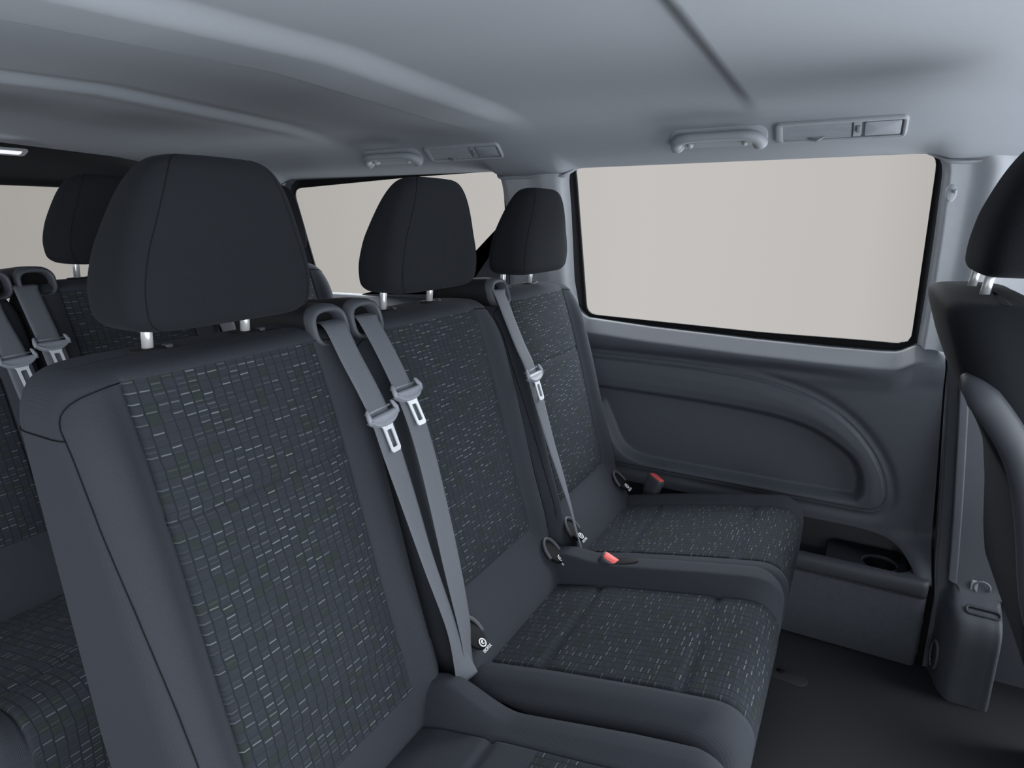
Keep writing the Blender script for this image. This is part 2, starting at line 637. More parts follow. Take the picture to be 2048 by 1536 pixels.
Y += 0.012 * gauss(Z, 0.728, 0.014) * sstep(0.12, -0.2, X)
Y -= 0.10 * sstep(0.33, 0.235, Z) * sstep(0.13, 0.225, X)
rows = [[(X[i, j], Y[i, j], Z[i, j]) for j in range(len(NX))] for i in range(NT)]
# sill shelf running out to the glass
rows.append([(X[-1, j], Y[-1, j] + 0.03, Z[-1, j] + 0.002) for j in range(len(NX))])
g = MB().grid(rows)
# underside of the panel, top of the tray opening
rows = [[(NX[j] if NX[j] < 0.1 else X[0, j], Y[0, j] + t * (1.952 - Y[0, j]), Z[0, j]) for j in range(len(NX))] for t in (0, 0.2, 1)]
g.grid(rows)
struct(g.build('wall_left', M_WALL))

# outer body skin behind everything on the left, so no light leaks in
g = MB()
g.grid([[(x, 1.96, z) for x in (-2.7, 1.0)] for z in (-0.02, 0.78)])
g.grid([[(x, 1.948, z) for x in np.linspace(-2.6, 0.26, 20)] for z in np.linspace(0, 0.45, 6)])
struct(g.build('trim_1', M_BLACK), 'dark body shell behind the left lining')

# ---------------- B pillar, upper light grey trim
WIN1_R = [(0.79, 0.143), (0.835, 0.142), (0.925, 0.142), (1.083, 0.139), (1.237, 0.133), (1.258, 0.129), (1.275, 0.118), (1.29, 0.10)]
rows = []
for z in np.linspace(0.812, 1.295, 60):
    xe = itp(z, WIN1_R)
    if z < 0.835:
        xe += 0.0
    r = []
    for u in list(np.linspace(-0.002, 0.02, 8)) + list(np.linspace(0.025, 0.13, 26)) + [0.2, 0.35, 0.6, 0.8]:
        p = 0.020 * sstep(-0.002, 0.014, u) + 0.026 * sstep(0.035 + 0.03 * (z - 0.82), 0.085 + 0.03 * (z - 0.82), u)
        p = p - 0.012 * sstep(0.10, 0.14, u)
        r.append((xe + u, tum(z) + 0.012 - p, z))
    rows.append(r)
struct(MB().grid(rows).build('trim_2', M_PILLAR), 'light grey upper pillar trim right of the big side window')
# seam lines at its top and foot
# ---------------- C pillar between the two side windows
WIN1_L = [(0.80, -0.795), (0.848, -0.795), (0.944, -0.812), (1.145, -0.820), (1.25, -0.827), (1.275, -0.822), (1.29, -0.81)]
rows = []
for z in np.linspace(0.80, 1.295, 40):
    xl = itp(z, [(0.8, -1.05), (1.154, -1.052), (1.24, -1.064), (1.262, -1.07), (1.28, -1.085)])
    xr = itp(z, WIN1_L)
    r = []
    for t in np.linspace(0, 1, 30):
        x = xl + (xr - xl) * t
        p = 0.022 * sstep(0, 0.10, t) * sstep(1.0, 0.90, t) + 0.014 * sstep(0.45, 0.70, t) * sstep(1.0, 0.85, t)
        r.append((x, tum(z) + 0.012 - p, z))
    rows.append(r)
struct(MB().grid(rows).build('trim_3', M_PILLAR), 'light grey pillar trim between the two side windows')
# ---------------- D pillar behind the quarter window
rows = []
for z in np.linspace(0.80, 1.295, 30):
    xr = itp(z, [(0.8, -1.955), (0.836, -1.965), (0.881, -1.987), (1.052, -2.014), (1.207, -2.042), (1.23, -2.045), (1.262, -2.03), (1.28, -2.0)])
    r = []
    for t in np.linspace(0, 1, 16):
        x = -2.58 + (xr + 2.58) * t
        r.append((x, tum(z) + 0.012 - 0.03 * sstep(1.0, 0.9, t), z))
    rows.append(r)
struct(MB().grid(rows).build('trim_4', M_WALL), 'dark rear corner pillar trim behind the third row')


# ---------------- windows
def outline_resample(pts, n):
    P = np.array(pts + [pts[0]], float)
    s = np.concatenate([[0], np.cumsum(np.linalg.norm(np.diff(P, axis=0), axis=1))])
    u = np.linspace(0, s[-1], n, endpoint=False)
    return [(np.interp(t, s, P[:, 0]), np.interp(t, s, P[:, 1])) for t in u]


def round_poly(corners, n=8):
    """corners: (x, z, r) list -> rounded closed outline"""
    out = []
    m = len(corners)
    for i in range(m):
        p0 = np.array(corners[i - 1][:2])
        p = np.array(corners[i][:2])
        p1 = np.array(corners[(i + 1) % m][:2])
        r = corners[i][2]
        a = (p0 - p) / np.linalg.norm(p0 - p)
        b = (p1 - p) / np.linalg.norm(p1 - p)
        A, B = p + a * r, p + b * r
        for k in range(n + 1):
            t = k / n
            out.append(tuple((1 - t) ** 2 * A + 2 * t * (1 - t) * p + t * t * B))
    return out


def inset(poly, d):
    P = np.array(poly, float)
    out = []
    n = len(P)
    area = 0.5 * sum(P[i][0] * P[(i + 1) % n][1] - P[(i + 1) % n][0] * P[i][1] for i in range(n))
    sgn = 1 if area > 0 else -1
    for i in range(n):
        a, c = P[i - 1], P[(i + 1) % n]
        t = (c - a) / max(np.linalg.norm(c - a), 1e-9)
        nrm = np.array([-t[1], t[0]]) * sgn
        dd = d(P[i], nrm) if callable(d) else d
        out.append(tuple(P[i] + nrm * dd))
    return out


def make_window(name, outer, glass_in, mat_seal=M_SEAL_HOLLOW, label=None):
    outer = outline_resample(outer, 160)
    inner = inset(outer, glass_in)
    wide = inset(outer, -0.03)
    rows = []
    rows.append([(x, tum(z) + 0.030, z) for x, z in wide])
    rows.append([(x, tum(z) + 0.028, z) for x, z in outer])
    rows.append([(x, tum(z) + 0.022, z) for x, z in inner])
    rows.append([(x, tum(z) + 0.036, z) for x, z in inner])
    seal = MB().grid(rows, True).build(name, mat_seal)
    struct(seal, label)
    gl = MB()
    c = np.mean(np.array(inner), axis=0)
    rings = []
    for s in (0.0, 0.5, 1.0):
        pass
    for off in (0.028, 0.032):
        vs = [(x, tum(z) + off, z) for x, z in inner] + [(c[0], tum(c[1]) + off, c[1])]
        n = len(inner)
        gl.add(vs, [[i, (i + 1) % n, n] for i in range(n)])
    pane = gl.build('glass_pane', M_GLASS, seal, smooth=False)
    return seal


w1 = round_poly([(-0.792, 0.816, 0.035), (0.143, 0.790, 0.045), (0.132, 1.290, 0.040), (-0.829, 1.298, 0.028)])


def w1_in(p, n):
    # normal points inwards: side margins are wide, the top margin is a sliver
    side = abs(n[0]) * 0.015
    bot = max(0, n[1]) * (0.017 + 0.009 * sstep(-0.3, 0.1, p[0]))
    top = max(0, -n[1]) * 0.003
    return side + bot + top


make_window('window_1', w1, w1_in, label='big left side window with black rubber surround')
w2 = round_poly([(-1.965, 0.832, 0.05), (-1.05, 0.84, 0.03), (-1.062, 1.292, 0.045), (-1.45, 1.283, 0.05), (-2.052, 1.257, 0.05)])
win2 = make_window('window_2', w2, 0.006, label='left rear quarter window behind the second row')
# added dark panel for the quarter window's darker glass, not a real part
cor = [(-1.052, 1.154), (-1.085, 1.10), (-1.127, 1.023), (-1.205, 0.927), (-1.300, 0.885), (-1.408, 0.862), (-1.73, 0.846), (-1.73, 0.82), (-1.03, 0.82), (-1.03, 1.154)]
MB().plate([(x, z) for x, z in cor[::-1]], 0.004, Matrix(((1, 0, 0, 0), (0, -0.0, 1, 1.885), (0, 1, 0, 0), (0, 0, 0, 1)))).build('added_dark_corner', M_WALL, win2, smooth=False)

# ---------------- rear wall with the tailgate window
rw = round_poly([(0.22, 0.80, 0.08), (1.62, 0.80, 0.08), (1.56, 1.247, 0.07), (0.28, 1.247, 0.07)])
rw = outline_resample(rw, 120)
big = outline_resample(round_poly([(-0.05, 0.0, 0.02), (1.93, 0.0, 0.02), (1.90, 1.40, 0.02), (-0.05, 1.40, 0.02)]), 120)
# align start points by angle
def by_angle(poly, c):
    return sorted(poly, key=lambda p: math.atan2(p[1] - c[1], p[0] - c[0]))


cc = (0.92, 1.02)
rws, bgs = by_angle(rw, cc), by_angle(big, cc)
angs = [math.atan2(p[1] - cc[1], p[0] - cc[0]) for p in rws]
bang = np.array([math.atan2(p[1] - cc[1], p[0] - cc[0]) for p in bgs])
bgs2 = []
for a in angs:
    bx = np.interp(a, bang, [p[0] for p in bgs], period=2 * math.pi)
    bz = np.interp(a, bang, [p[1] for p in bgs], period=2 * math.pi)
    bgs2.append((bx, bz))
g = MB()
g.grid([[(-2.60, y, z) for y, z in bgs2], [(-2.58, y + 0.0, z) for y, z in inset(rws, -0.03)], [(-2.60, y, z) for y, z in rws], [(-2.65, y, z) for y, z in rws]], True)
struct(g.build('wall_rear', M_BLACK))
g = MB()
for xx in (-2.645, -2.641):
    vs = [(xx, y, z) for y, z in rws] + [(xx, cc[0], cc[1])]
    g.add(vs, [[i, (i + 1) % len(rws), len(rws)] for i in range(len(rws))])
struct(g.build('window_3', M_GLASS, smooth=False), 'tailgate window behind the third row')

# lamp by the tailgate
r = empty('ceiling_lamp', (-2.40, 1.02, 1.338), 'bright white lamp strip at the rear edge of the headliner', 'lamp')
m, nt, N, L, b = new_mat('lit_lamp')
b.inputs['Emission Color'].default_value = (0.95, 0.97, 1, 1)
b.inputs['Emission Strength'].default_value = 0.75
Mx = frame((-2.395, 1.00, 1.336), (0, -1, 0), (0.93, 0, 0.36))
MB().plate(rrect(0.17, 0.026, 0.006), 0.006, Mx, 0.001).build('lens', m, r, sharp=40)
MB().ringplate(rrect(0.20, 0.044, 0.010), rrect(0.168, 0.024, 0.005), 0.005, Mx).build('housing', M_CPLAST, r, sharp=40)
recentre(r)

# ---------------- lower B pillar trim with its foot
PZ = [0.0, 0.05, 0.10, 0.15, 0.18, 0.20, 0.212, 0.222, 0.232, 0.242, 0.252, 0.258, 0.262, 0.27, 0.30, 0.34, 0.38, 0.42, 0.47, 0.52, 0.6, 0.7, 0.78, 0.83]
f_yf = smooth_tab([(0, 1.628), (0.17, 1.634), (0.20, 1.645), (0.215, 1.662), (0.232, 1.71), (0.25, 1.735), (0.262, 1.742), (0.30, 1.755), (0.37, 1.770), (0.42, 1.773), (0.6, 1.80), (0.83, 1.845)], 400, 7)
f_yw = smooth_tab([(0, 1.745), (0.2, 1.75), (0.30, 1.80), (0.47, 1.825), (0.83, 1.872)], 200, 5)
rows = []
for z in PZ:
    x0 = gap_x(z) + 0.007
    yf, yw = float(f_yf(z)), float(f_yw(z))
    yw = max(yw, yf + 0.012)
    k = float(sstep(0.262, 0.246, z))      # 1 on the foot
    x1 = 0.385 + (1 - k) * 0.55
    lead = 0.028 + 0.0 * k
    ctl = [(x0 + 0.002, yw + 0.05), (x0, yw), (x0 + 0.010, yw - 0.004), (x0 + lead, yw - 0.012 - 0.12 * 0), (x0 + lead + 0.007, yf + (yw - yf) * 0.25), (x0 + lead + 0.018, yf), (x0 + lead + 0.05, yf), (x1 - 0.02, yf), (x1, yf + 0.012), (x1 + 0.008, yf + 0.12), (x1 + 0.05, yf + 0.14), (x1 + 0.6, yf + 0.14)]
    # foot side wall leans
    k = float(sstep(0.225, 0.16, z))
    if k > 0:
        ctl[3] = (x0 + lead - 0.008, yw - 0.05 * k - 0.012)
        ctl[4] = (x0 + lead + 0.002, yf + 0.022)
    rows.append([(p[0], p[1], z) for p in catmull(ctl, 5)])
struct(MB().grid(rows).build('trim_5', M_WALL), 'dark lower pillar trim with a stepped foot on the floor')
# black gap strip behind the joint
f_gy = smooth_tab([(0, 1.76), (0.22, 1.765), (0.34, 1.872), (0.83, 1.875)], 200, 5)
rows = [[(gap_x(z) - 0.006, float(f_gy(z)), z), (gap_x(z) + 0.022, float(f_gy(z)), z)] for z in np.linspace(0, 0.79, 40)]
struct(MB().grid(rows).build('trim_6', M_SEAL_HOLLOW), 'black gap between side lining and pillar foot')

# round floor speaker / vent on the side of the pillar foot
r = empty('oval_vent', (0.270, 1.69, 0.07), 'oval grille on the rear-facing side of the pillar foot', 'vent')
Mx = frame((0.2745, 1.700, 0.07), (0.22, -1, 0), (0, 0, 1))
MB().ringplate(ellipse(0.024, 0.042), ellipse(0.018, 0.034), 0.006, Mx).build('rim', M_WALL, r)
g = MB()
g.plate(ellipse(0.018, 0.034), 0.002, Mx)
for k in range(-3, 4):
    hw = 0.017 * math.sqrt(max(0.02, 1 - (k * 0.009 / 0.034) ** 2))
    g.tube([Mx @ Vector((-hw, k * 0.009, 0.003)), Mx @ Vector((hw, k * 0.009, 0.003))], 0.0014, 6)
g.build('grille', M_DPLAST, r)
recentre(r)

# seat-belt anchor ring on the pillar ledge
r = empty('belt_anchor', (0.352, 1.742, 0.25), 'small metal belt anchor ring above the pillar foot ledge', 'belt anchor')
MB().tube([(0.345 + 0.016 * math.cos(a), 1.735, 0.262 + 0.016 * math.sin(a)) for a in np.linspace(-0.3, 5.2, 18)], 0.0028, 8).build('ring', M_TONGUE, r)
MB().plate(rrect(0.014, 0.034, 0.004), 0.02, frame((0.330, 1.755, 0.256), (1, 0, 0), (0, 0, 1))).build('bracket', M_STEEL, r, sharp=40)
recentre(r)
# moulded grip slot on the foot
r = MB().ringplate(rrect(0.072, 0.024, 0.010), rrect(0.062, 0.014, 0.006), 0.004, frame((0.347, 1.684, 0.2235), (1, 0, -0.03), (0, 0.8, 0.5))).build('ledge_slot', M_DPLAST)
tag(r, 'moulded oblong slot on the ledge of the pillar foot', 'slot')

# ---------------- coat hook on the B pillar
r = empty('coat_hook', (0.150, 1.80, 1.19), 'small coat hook on the light pillar beside the big window', 'hook')
Mx = frame((0.152, 1.812, 1.190), (1, 0, 0.0), (0, 0.086, 1))
MB().plate(ellipse(0.0115, 0.020, 24), 0.006, Mx, 0.003).build('base', M_CPLAST, r)
MB().tube([Mx @ Vector(p) for p in ((0.004, 0.004, 0.004), (0.006, 0.0, 0.014), (0.007, 0.006, 0.018))], 0.0032, 8).build('prong', M_CPLAST, r)
recentre(r)

# ---------------- storage tray console under the side panel
r = empty('storage_console', (-0.2, 1.80, 0.0), 'dark grey felt-faced storage tray along the foot of the side wall', 'storage tray')
prof = [(1.735, 0.0), (1.722, 0.004), (1.719, 0.10), (1.718, 0.194), (1.721, 0.199)]
xs_ = np.concatenate([np.linspace(-0.9, 0.22, 30), np.linspace(0.224, 0.240, 6)])


def end_round(x):
    return 0.018 * (1 - math.sqrt(max(0, 1 - max(0, (x - 0.222) / 0.0185) ** 2)))


MB().grid([[(x, y + end_round(x), z) for x in xs_] for y, z in prof] ).build('front_panel', M_CARPET, r)
prof = [(1.724, 0.198), (1.727, 0.201), (1.719, 0.204), (1.716, 0.212), (1.716, 0.236), (1.719, 0.243), (1.726, 0.247), (1.744, 0.247), (1.752, 0.244), (1.756, 0.236), (1.760, 0.19), (1.765, 0.172), (1.78, 0.168), (1.93, 0.168), (1.944, 0.18), (1.946, 0.32)]
g = MB().grid([[(x, y + (end_round(x) if y < 1.73 else 0), z) for x in xs_] for y, z in prof])
# rounded end wall of the tray
rows = []
for a in np.linspace(-90, 90, 19):
    cx, cy = 0.165, 1.845
    ca, sa = math.cos(math.radians(a)), math.sin(math.radians(a))
    rows.append([(cx + (0.048) * ca, cy + 0.094 * sa, z) for z in (0.168, 0.22, 0.244)] + [(cx + 0.055 * ca, cy + 0.099 * sa, 0.2465), (cx + 0.085 * ca + 0.0, cy + 0.12 * sa, 0.2475)])
g.grid(rows)
g.build('tray', M_DPLAST, r)
g = MB()
# cup holder block with a hole
cup = (0.134, 1.826)
oc = outline_resample(rrect(0.200, 0.165, 0.03, 8, 0.100, 1.845), 64)
ic = ellipse(0.042, 0.042, 64, *cup)
oc = by_angle(oc, cup)
ic = by_angle(ic, cup)
g.grid([[(x, y, 0.166) for x, y in oc], [(x, y, 0.216) for x, y in oc], [(x, y, 0.220) for x, y in inset(oc, 0.004)], [(x, y, 0.220) for x, y in by_angle(ellipse(0.046, 0.046, 64, *cup), cup)], [(x, y, 0.223) for x, y in by_angle(ellipse(0.044, 0.044, 64, *cup), cup)], [(x, y, 0.219) for x, y in ic], [(x, y, 0.135) for x, y in by_angle(ellipse(0.038, 0.038, 64, *cup), cup)]], True)
ch_ = g.build('cup_holder', M_DPLAST, r)
w_ = MB()
w_.grid([[(x, y, z) for x, y in by_angle(ellipse(rr, rr, 64, *cup), cup)] for rr, z in ((0.0412, 0.216), (0.038, 0.137))], True)
w_.add([(x, y, 0.137) for x, y in by_angle(ellipse(0.038, 0.038, 64, *cup), cup)], [list(range(64))])
w_.build('cup_well_shade', M_BLACK, ch_)  # black lining paints the shade inside the cup hole
MB().tube([(cup[0] + 0.0435 * math.cos(a), cup[1] + 0.0435 * math.sin(a), 0.2215) for a in np.linspace(0, 2 * math.pi, 49)], 0.0022, 8).build('cup_rim', M_WALL, ch_)
recentre(r)

# oval cover on the floor
r = empty('floor_cover', (-0.04, 1.52, 0.0), 'thin oval cover plate lying on the dark floor beside the bench', 'floor cover')
Mx = frame((-0.075, 1.532, 0.0), (1, -0.10, 0), (0.1, 1, 0))
MB().plate(rrect(0.155, 0.052, 0.0255, 8), 0.004, Mx, 0.002).build('plate', M_FLOOR, r)
MB().plate(ellipse(0.011, 0.009), 0.0048, Mx @ Matrix.Translation((0.012, 0.006, 0))).build('bolt_hole_shade', M_SEAL_HOLLOW, r)  # flat black disc painted for the shade in the hole
recentre(r)

# ================================================================== OVERHEAD FITTINGS
# the headliner flank is inclined about 44 degrees here
def flank(x, s):
    """point on the headliner flank: s metres up the slope from y=1.703"""
    y = 1.703 - s * 0.72
    return Vector((x, y, float(ceil_z(x, y))))


def flank_frame(x, s0=0.0):
    p = flank(x, s0)
    q = flank(x, s0 + 0.02)
    return frame(p, (1, 0, 0), q - p)


def make_handle():
    # ex = +x, ey = up the flank (towards the cabin), ez must face the cabin (down/inboard)
    M = flank_frame(HX)
    S = Matrix.Scale(-1, 4, (0, 0, 1)) if (M.to_3x3() @ Vector((0, 0, 1))).z > 0 else Matrix.Identity(4)
    M = M @ S
    r = empty('grab_handle', M.translation, '', 'grab handle', 'headliner grab handles')
    MB().plate(rrect(0.236, 0.062, 0.028, 8, 0, -0.002), 0.003, M, 0.002).build('back_plate', M_CPLAST, r)
    # arched bar: solid wide ends, slimmer middle
    path = catmull([(-0.100, -0.020, 0.009), (-0.100, -0.006, 0.013), (-0.090, 0.007, 0.017), (-0.068, 0.0155, 0.020), (-0.03, 0.018, 0.021), (0.03, 0.018, 0.021), (0.068, 0.0150, 0.020), (0.090, 0.006, 0.017), (0.100, -0.008, 0.013), (0.101, -0.020, 0.009)], 6)
    n = len(path)
    rad = [0.0105 + 0.0075 * (2 * abs(i / (n - 1) - 0.5)) ** 1.6 for i in range(n)]
    MB().tube([M @ Vector(p) for p in path], rad, 16).build('bar', M_CPLAST, r)
    for sx in (-1, 1):
        MB().tube([M @ Vector((sx * 0.066, -0.016, 0.003)), M @ Vector((sx * 0.066, -0.013, 0.014)), M @ Vector((sx * 0.068, -0.002, 0.019))], [0.007, 0.0075, 0.005], 10).build('hinge', M_CPLAST, r)
    recentre(r)
    return r


HX = -0.362
h1 = make_handle()
h1['label'] = 'grey folded grab handle above the big side window'
h2 = copy_tree(h1)
h2.location = h1.location + Vector((-1.035, 0, 0))
h2['label'] = 'grey folded grab handle on the headliner above the quarter window'


def make_console():
    M = flank_frame(CX)
    S = Matrix.Scale(-1, 4, (0, 0, 1)) if (M.to_3x3() @ Vector((0, 0, 1))).z > 0 else Matrix.Identity(4)
    M = M @ S
    r = empty('overhead_vent_panel', M.translation, '', 'vent panel', 'headliner vent and lamp panels')
    out = rrect(0.272, 0.060, 0.012, 6)
    inn = rrect(0.246, 0.044, 0.004, 6, 0.004, -0.001)
    g = MB()
    A = [(out, 0.0), (inset(out, 0.001), 0.006), (inset(out, 0.004), 0.008), (inset(inn, -0.003), 0.0075), (inn, 0.006), (inn, 0.002)]
    g.grid([[M @ Vector((a, b, z)) for a, b in o] for o, z in A], True)
    g.build('frame', M_CPLAST, r, sharp=50)
    # louvre field: pleated slats
    rows = []
    for k in range(0, 41):
        s = -0.023 + 0.044 * k / 40
        rows.append([M @ Vector((x, s, 0.003 + 0.0017 * math.sin(k / 40 * 2 * math.pi * 7))) for x in np.linspace(-0.120, 0.026, 10)])
    MB().grid(rows).build('louvre', M_CPLAST, r)
    # slider
    Ms = M @ Matrix.Translation((-0.046, -0.020, 0.004))
    g = MB()
    g.tube([Ms @ Vector((-0.016, 0.004, 0.002)), Ms @ Vector((0, -0.003, 0.006)), Ms @ Vector((0.016, 0.004, 0.002))], [0.0018, 0.0035, 0.0018], 8)
    g.build('slider', M_TONGUE, r)
    g = MB()
    g.plate(rrect(0.016, 0.040, 0.002, 3, 0.038, -0.001), 0.004, M)
    g.build('switch_plate', M_CPLAST, r, sharp=40)
    MB().plate(rrect(0.008, 0.018, 0.002, 3, 0.040, 0.001), 0.008, M, 0.001).build('switch', M_TONGUE, r, sharp=40)
    MB().plate(rrect(0.070, 0.038, 0.003, 4, 0.088, -0.001), 0.0055, M, 0.001).build('lamp_lens', M_LAMP, r, sharp=40)
    recentre(r)
    return r


CX = -0.092
v1 = make_console()
v1['label'] = 'long vent panel with reading lamp above the big side window'
v2 = copy_tree(v1)
v2.location = v1.location + Vector((-1.028, 0, 0))
v2['label'] = 'long vent panel with reading lamp above the quarter window'

# ================================================================== SEATS
XF = smooth_tab([(0.27, -0.515), (0.30, -0.522), (0.325, -0.532), (0.36, -0.556), (0.40, -0.586), (0.43, -0.604), (0.45, -0.608), (0.55, -0.638), (0.65, -0.664), (0.75, -0.690), (0.85, -0.719), (0.945, -0.751), (0.97, -0.758)], 500, 9)
XB = smooth_tab([(0.27, -0.79), (0.49, -0.832), (0.70, -0.855), (0.85, -0.872), (0.92, -0.878), (0.97, -0.880)], 300, 9)
YI = [0.0, 0.03, 0.06, 0.09, 0.12, 0.135, 0.142, 0.1465, 0.149, 0.150]
YI2 = [0.1512, 0.1535, 0.157, 0.163, 0.170, 0.178]


def back_ring(z, W, xf_t, xb_t, top, rt=0.018, bol=0.022, flat_bot=0.40):
    e = np.clip((z - (top - rt)) / rt, 0, 1)
    f = 1 - math.sqrt(max(0, 1 - e * e))
    xf = float(xf_t(z)) - 0.030 * f
    xb = float(xb_t(z)) + 0.022 * f
    e2 = np.clip((z - (top - 0.070)) / 0.070, 0, 1)
    w = W - 0.047 * (1 - math.sqrt(max(0, 1 - e2 * e2)))
    seamdip = 0.0035 * gauss(z, 0.775, 0.006) * 1.0
    bz = float(sstep(flat_bot - 0.03, flat_bot + 0.04, z)) * float(sstep(top + 0.01, top - 0.10, z) * 0.7 + 0.3)
    rf, rb = 0.045, 0.058
    rf = max(0.012, min(rf, w - 0.160))

    def front(y):
        ay = abs(y)
        x = xf + bol * bz * float(sstep(0.152, 0.190, ay)) - 0.006 * float(gauss(ay, 0.1505, 0.0022)) * float(sstep(0.43, 0.45, z)) * float(sstep(top - 0.01, top - 0.025, z))
        if ay < 0.1505:
            x += 0.006 * float(sstep(0.15, 0.10, ay)) * float(sstep(0.43, 0.47, z))
            x -= seamdip
        a = ay - (w - rf)
        if a > 0:
            x -= rf - math.sqrt(max(0, rf * rf - a * a))
        return x

    ys = [-y for y in YI[::-1][:-1]] + YI
    ext = YI2 + [0.178 + (w - 0.178) * t for t in (0.25, 0.5, 0.68, 0.82, 0.92, 0.975, 1.0)]
    ext = sorted(set(ext))
    right = ext
    left = [-y for y in ext[::-1]]
    allf = left + ys + right
    pts = [(front(y), y, z) for y in allf]
    n_left = len(left)
    # side +y : from front edge to back edge
    xe = pts[-1][0]
    xs_e = xb + rb
    side = [xe + (xs_e - xe) * t for t in (0.25, 0.5, 0.75)]
    ring = list(pts)
    ring += [(x, w, z) for x in side]
    for k in range(0, 7):
        a = math.radians(90 * k / 6)
        ring.append((xb + rb - rb * math.sin(a), w - rb + rb * math.cos(a), z))
    for t in (0.25, 0.5, 0.75):
        ring.append((xb, (w - rb) * (1 - 2 * t), z))
    for k in range(0, 7):
        a = math.radians(90 * k / 6)
        ring.append((xb + rb - rb * math.cos(a), -(w - rb) - rb * math.sin(a), z))
    ring += [(x, -w, z) for x in side[::-1]]
    return ring, n_left, len(ys)


def seat_back(root, W=0.228, xf_t=XF, xb_t=XB, top=0.956, bot=0.285, zi0=0.437, zi1=0.938, mat=M_FAB, cloth=True, rt=0.018, bol=0.022, flat_bot=0.40):
    zs = sorted(set([bot] + list(np.linspace(bot, 0.43, 14)) + [zi0] + list(np.linspace(0.445, 0.76, 24)) + list(np.linspace(0.763, 0.787, 9)) + list(np.linspace(0.80, zi1 - 0.01, 10)) + [zi1] + [top - rt + rt * math.sin(t * math.pi / 2) for t in np.linspace(0.1, 1, 8)]))
    zs = [z for z in zs if z <= top + 1e-6]
    rings = []
    for z in zs:
        ring, nl, ny = back_ring(z, W, xf_t, xb_t, top, rt, bol, flat_bot)
        rings.append(ring)
    n = len(rings[0])
    top_ring = rings[-1]
    ctr = np.mean(np.array(top_ring), axis=0)
    for s, dz in ((0.75, 0.0015), (0.4, 0.002)):
        rings.append([tuple(np.array(p) * s + ctr * (1 - s) + np.array((0, 0, dz))) for p in top_ring])
    verts = [p for r_ in rings for p in r_]
    fa, fb = [], []
    for j in range(len(rings) - 1):
        for i in range(n):
            q = [j * n + i, j * n + (i + 1) % n, (j + 1) * n + (i + 1) % n, (j + 1) * n + i]
            ins = cloth and j < len(zs) - 1 and nl <= i < nl + ny - 1 and zs[j] >= zi0 - 1e-6 and zs[j + 1] <= zi1 + 1e-6
            (fb if ins else fa).append(q)
    nb = len(verts)
    verts.append(tuple(ctr + np.array((0, 0, 0.002))))
    j = len(rings) - 1
    fa += [[j * n + i, j * n + (i + 1) % n, nb] for i in range(n)]
    verts.append(tuple(np.mean(np.array(rings[0]), axis=0)))
    fa += [[(i + 1) % n, i, nb + 1] for i in range(n)]
    o = mesh_obj('backrest', verts, fa, mat, root)
    clean(o)
    if cloth:
        uv = {}
        s = 0.0
        ucoord = [(0, 0)] * len(verts)
        for jj, ring in enumerate(rings[:len(zs)]):
            if jj:
                p, q = np.array(rings[jj][nl + ny // 2]), np.array(rings[jj - 1][nl + ny // 2])
                s += np.linalg.norm(p - q)
            for i in range(n):
                ucoord[jj * n + i] = (ring[i][1], s)
        c = mesh_obj('backrest_cloth', verts, fb, M_CLOTH, root, uvs=ucoord)
        clean(c)
        c['label'] = 'dark patterned cloth panel with pale dashes'
    return o


def clean(o, normals=True):
    bm = bmesh.new()
    bm.from_mesh(o.data)
    loose = [v for v in bm.verts if not v.link_faces]
    bmesh.ops.delete(bm, geom=loose, context='VERTS')
    bm.to_mesh(o.data)
    bm.free()


HR = [(0.996, 0.090, 0.034), (0.998, 0.112, 0.044), (1.003, 0.128, 0.051), (1.014, 0.140, 0.056), (1.032, 0.144, 0.0575), (1.055, 0.1445, 0.0575), (1.085, 0.139, 0.056), (1.112, 0.131, 0.0535), (1.140, 0.121, 0.050), (1.163, 0.111, 0.0455), (1.181, 0.100, 0.040), (1.194, 0.088, 0.034), (1.202, 0.075, 0.027), (1.2065, 0.057, 0.018), (1.208, 0.032, 0.009)]
HCX = smooth_tab([(0.98, -0.778), (1.05, -0.774), (1.10, -0.770), (1.19, -0.752), (1.22, -0.748)], 100, 7)


def hr_pt(z, W, D, a, n=None):
    n = 3.0 + 1.6 * float(sstep(1.19, 1.02, z))
    c, s = math.cos(a), math.sin(a)
    return (float(HCX(z)) + D * math.copysign(abs(c) ** (2 / n), c), W * math.copysign(abs(s) ** (2 / n), s), z)


def hr_tab(n=40):
    P = catmull(HR, 4)
    return P


def seat_headrest(root, mat=M_HEAD, posts=True, dxp=0.0):
    rings = []
    for z, W, D in hr_tab():
        rings.append([hr_pt(z, W, D, 2 * math.pi * (k + 0.5) / 56) for k in range(56)])
    o = MB().loft(rings).build('headrest', mat, root)
    g = MB()
    for sg in (-1, 1):
        pts = []
        T = hr_tab()
        for i, (z, W, D) in enumerate(T[2:-4]):
            f = i / (len(T) - 7)
            x, y, zz = hr_pt(z, W * 1.001, D * 1.001, sg * math.radians(46 - 9 * f + 22 * f ** 6))
            pts.append((x, y, zz))
        MB().tube(pts, 0.0007, 6).build('seam', M_SEAM, o)
    for sy in (-0.076, 0.076):
        MB().tube([(-0.818, sy, 0.94), (-0.813, sy, 0.985), (-0.808, sy, 1.03)], 0.0072, 14).build('headrest_post', M_CHROME, o)
    return o


CW = 0.231
ZI = smooth_tab([(-0.60, 0.288), (-0.53, 0.318), (-0.40, 0.351), (-0.22, 0.390), (-0.12, 0.409), (-0.05, 0.409)], 300, 9)


def bolster(base, extra, back=0.0):
    """bolster crest above the insert; back = extra height where it runs up to the backrest"""
    return lambda x: ZI(x) + base + extra * sstep(-0.5, -0.12, x) + back * sstep(-0.40, -0.57, x)


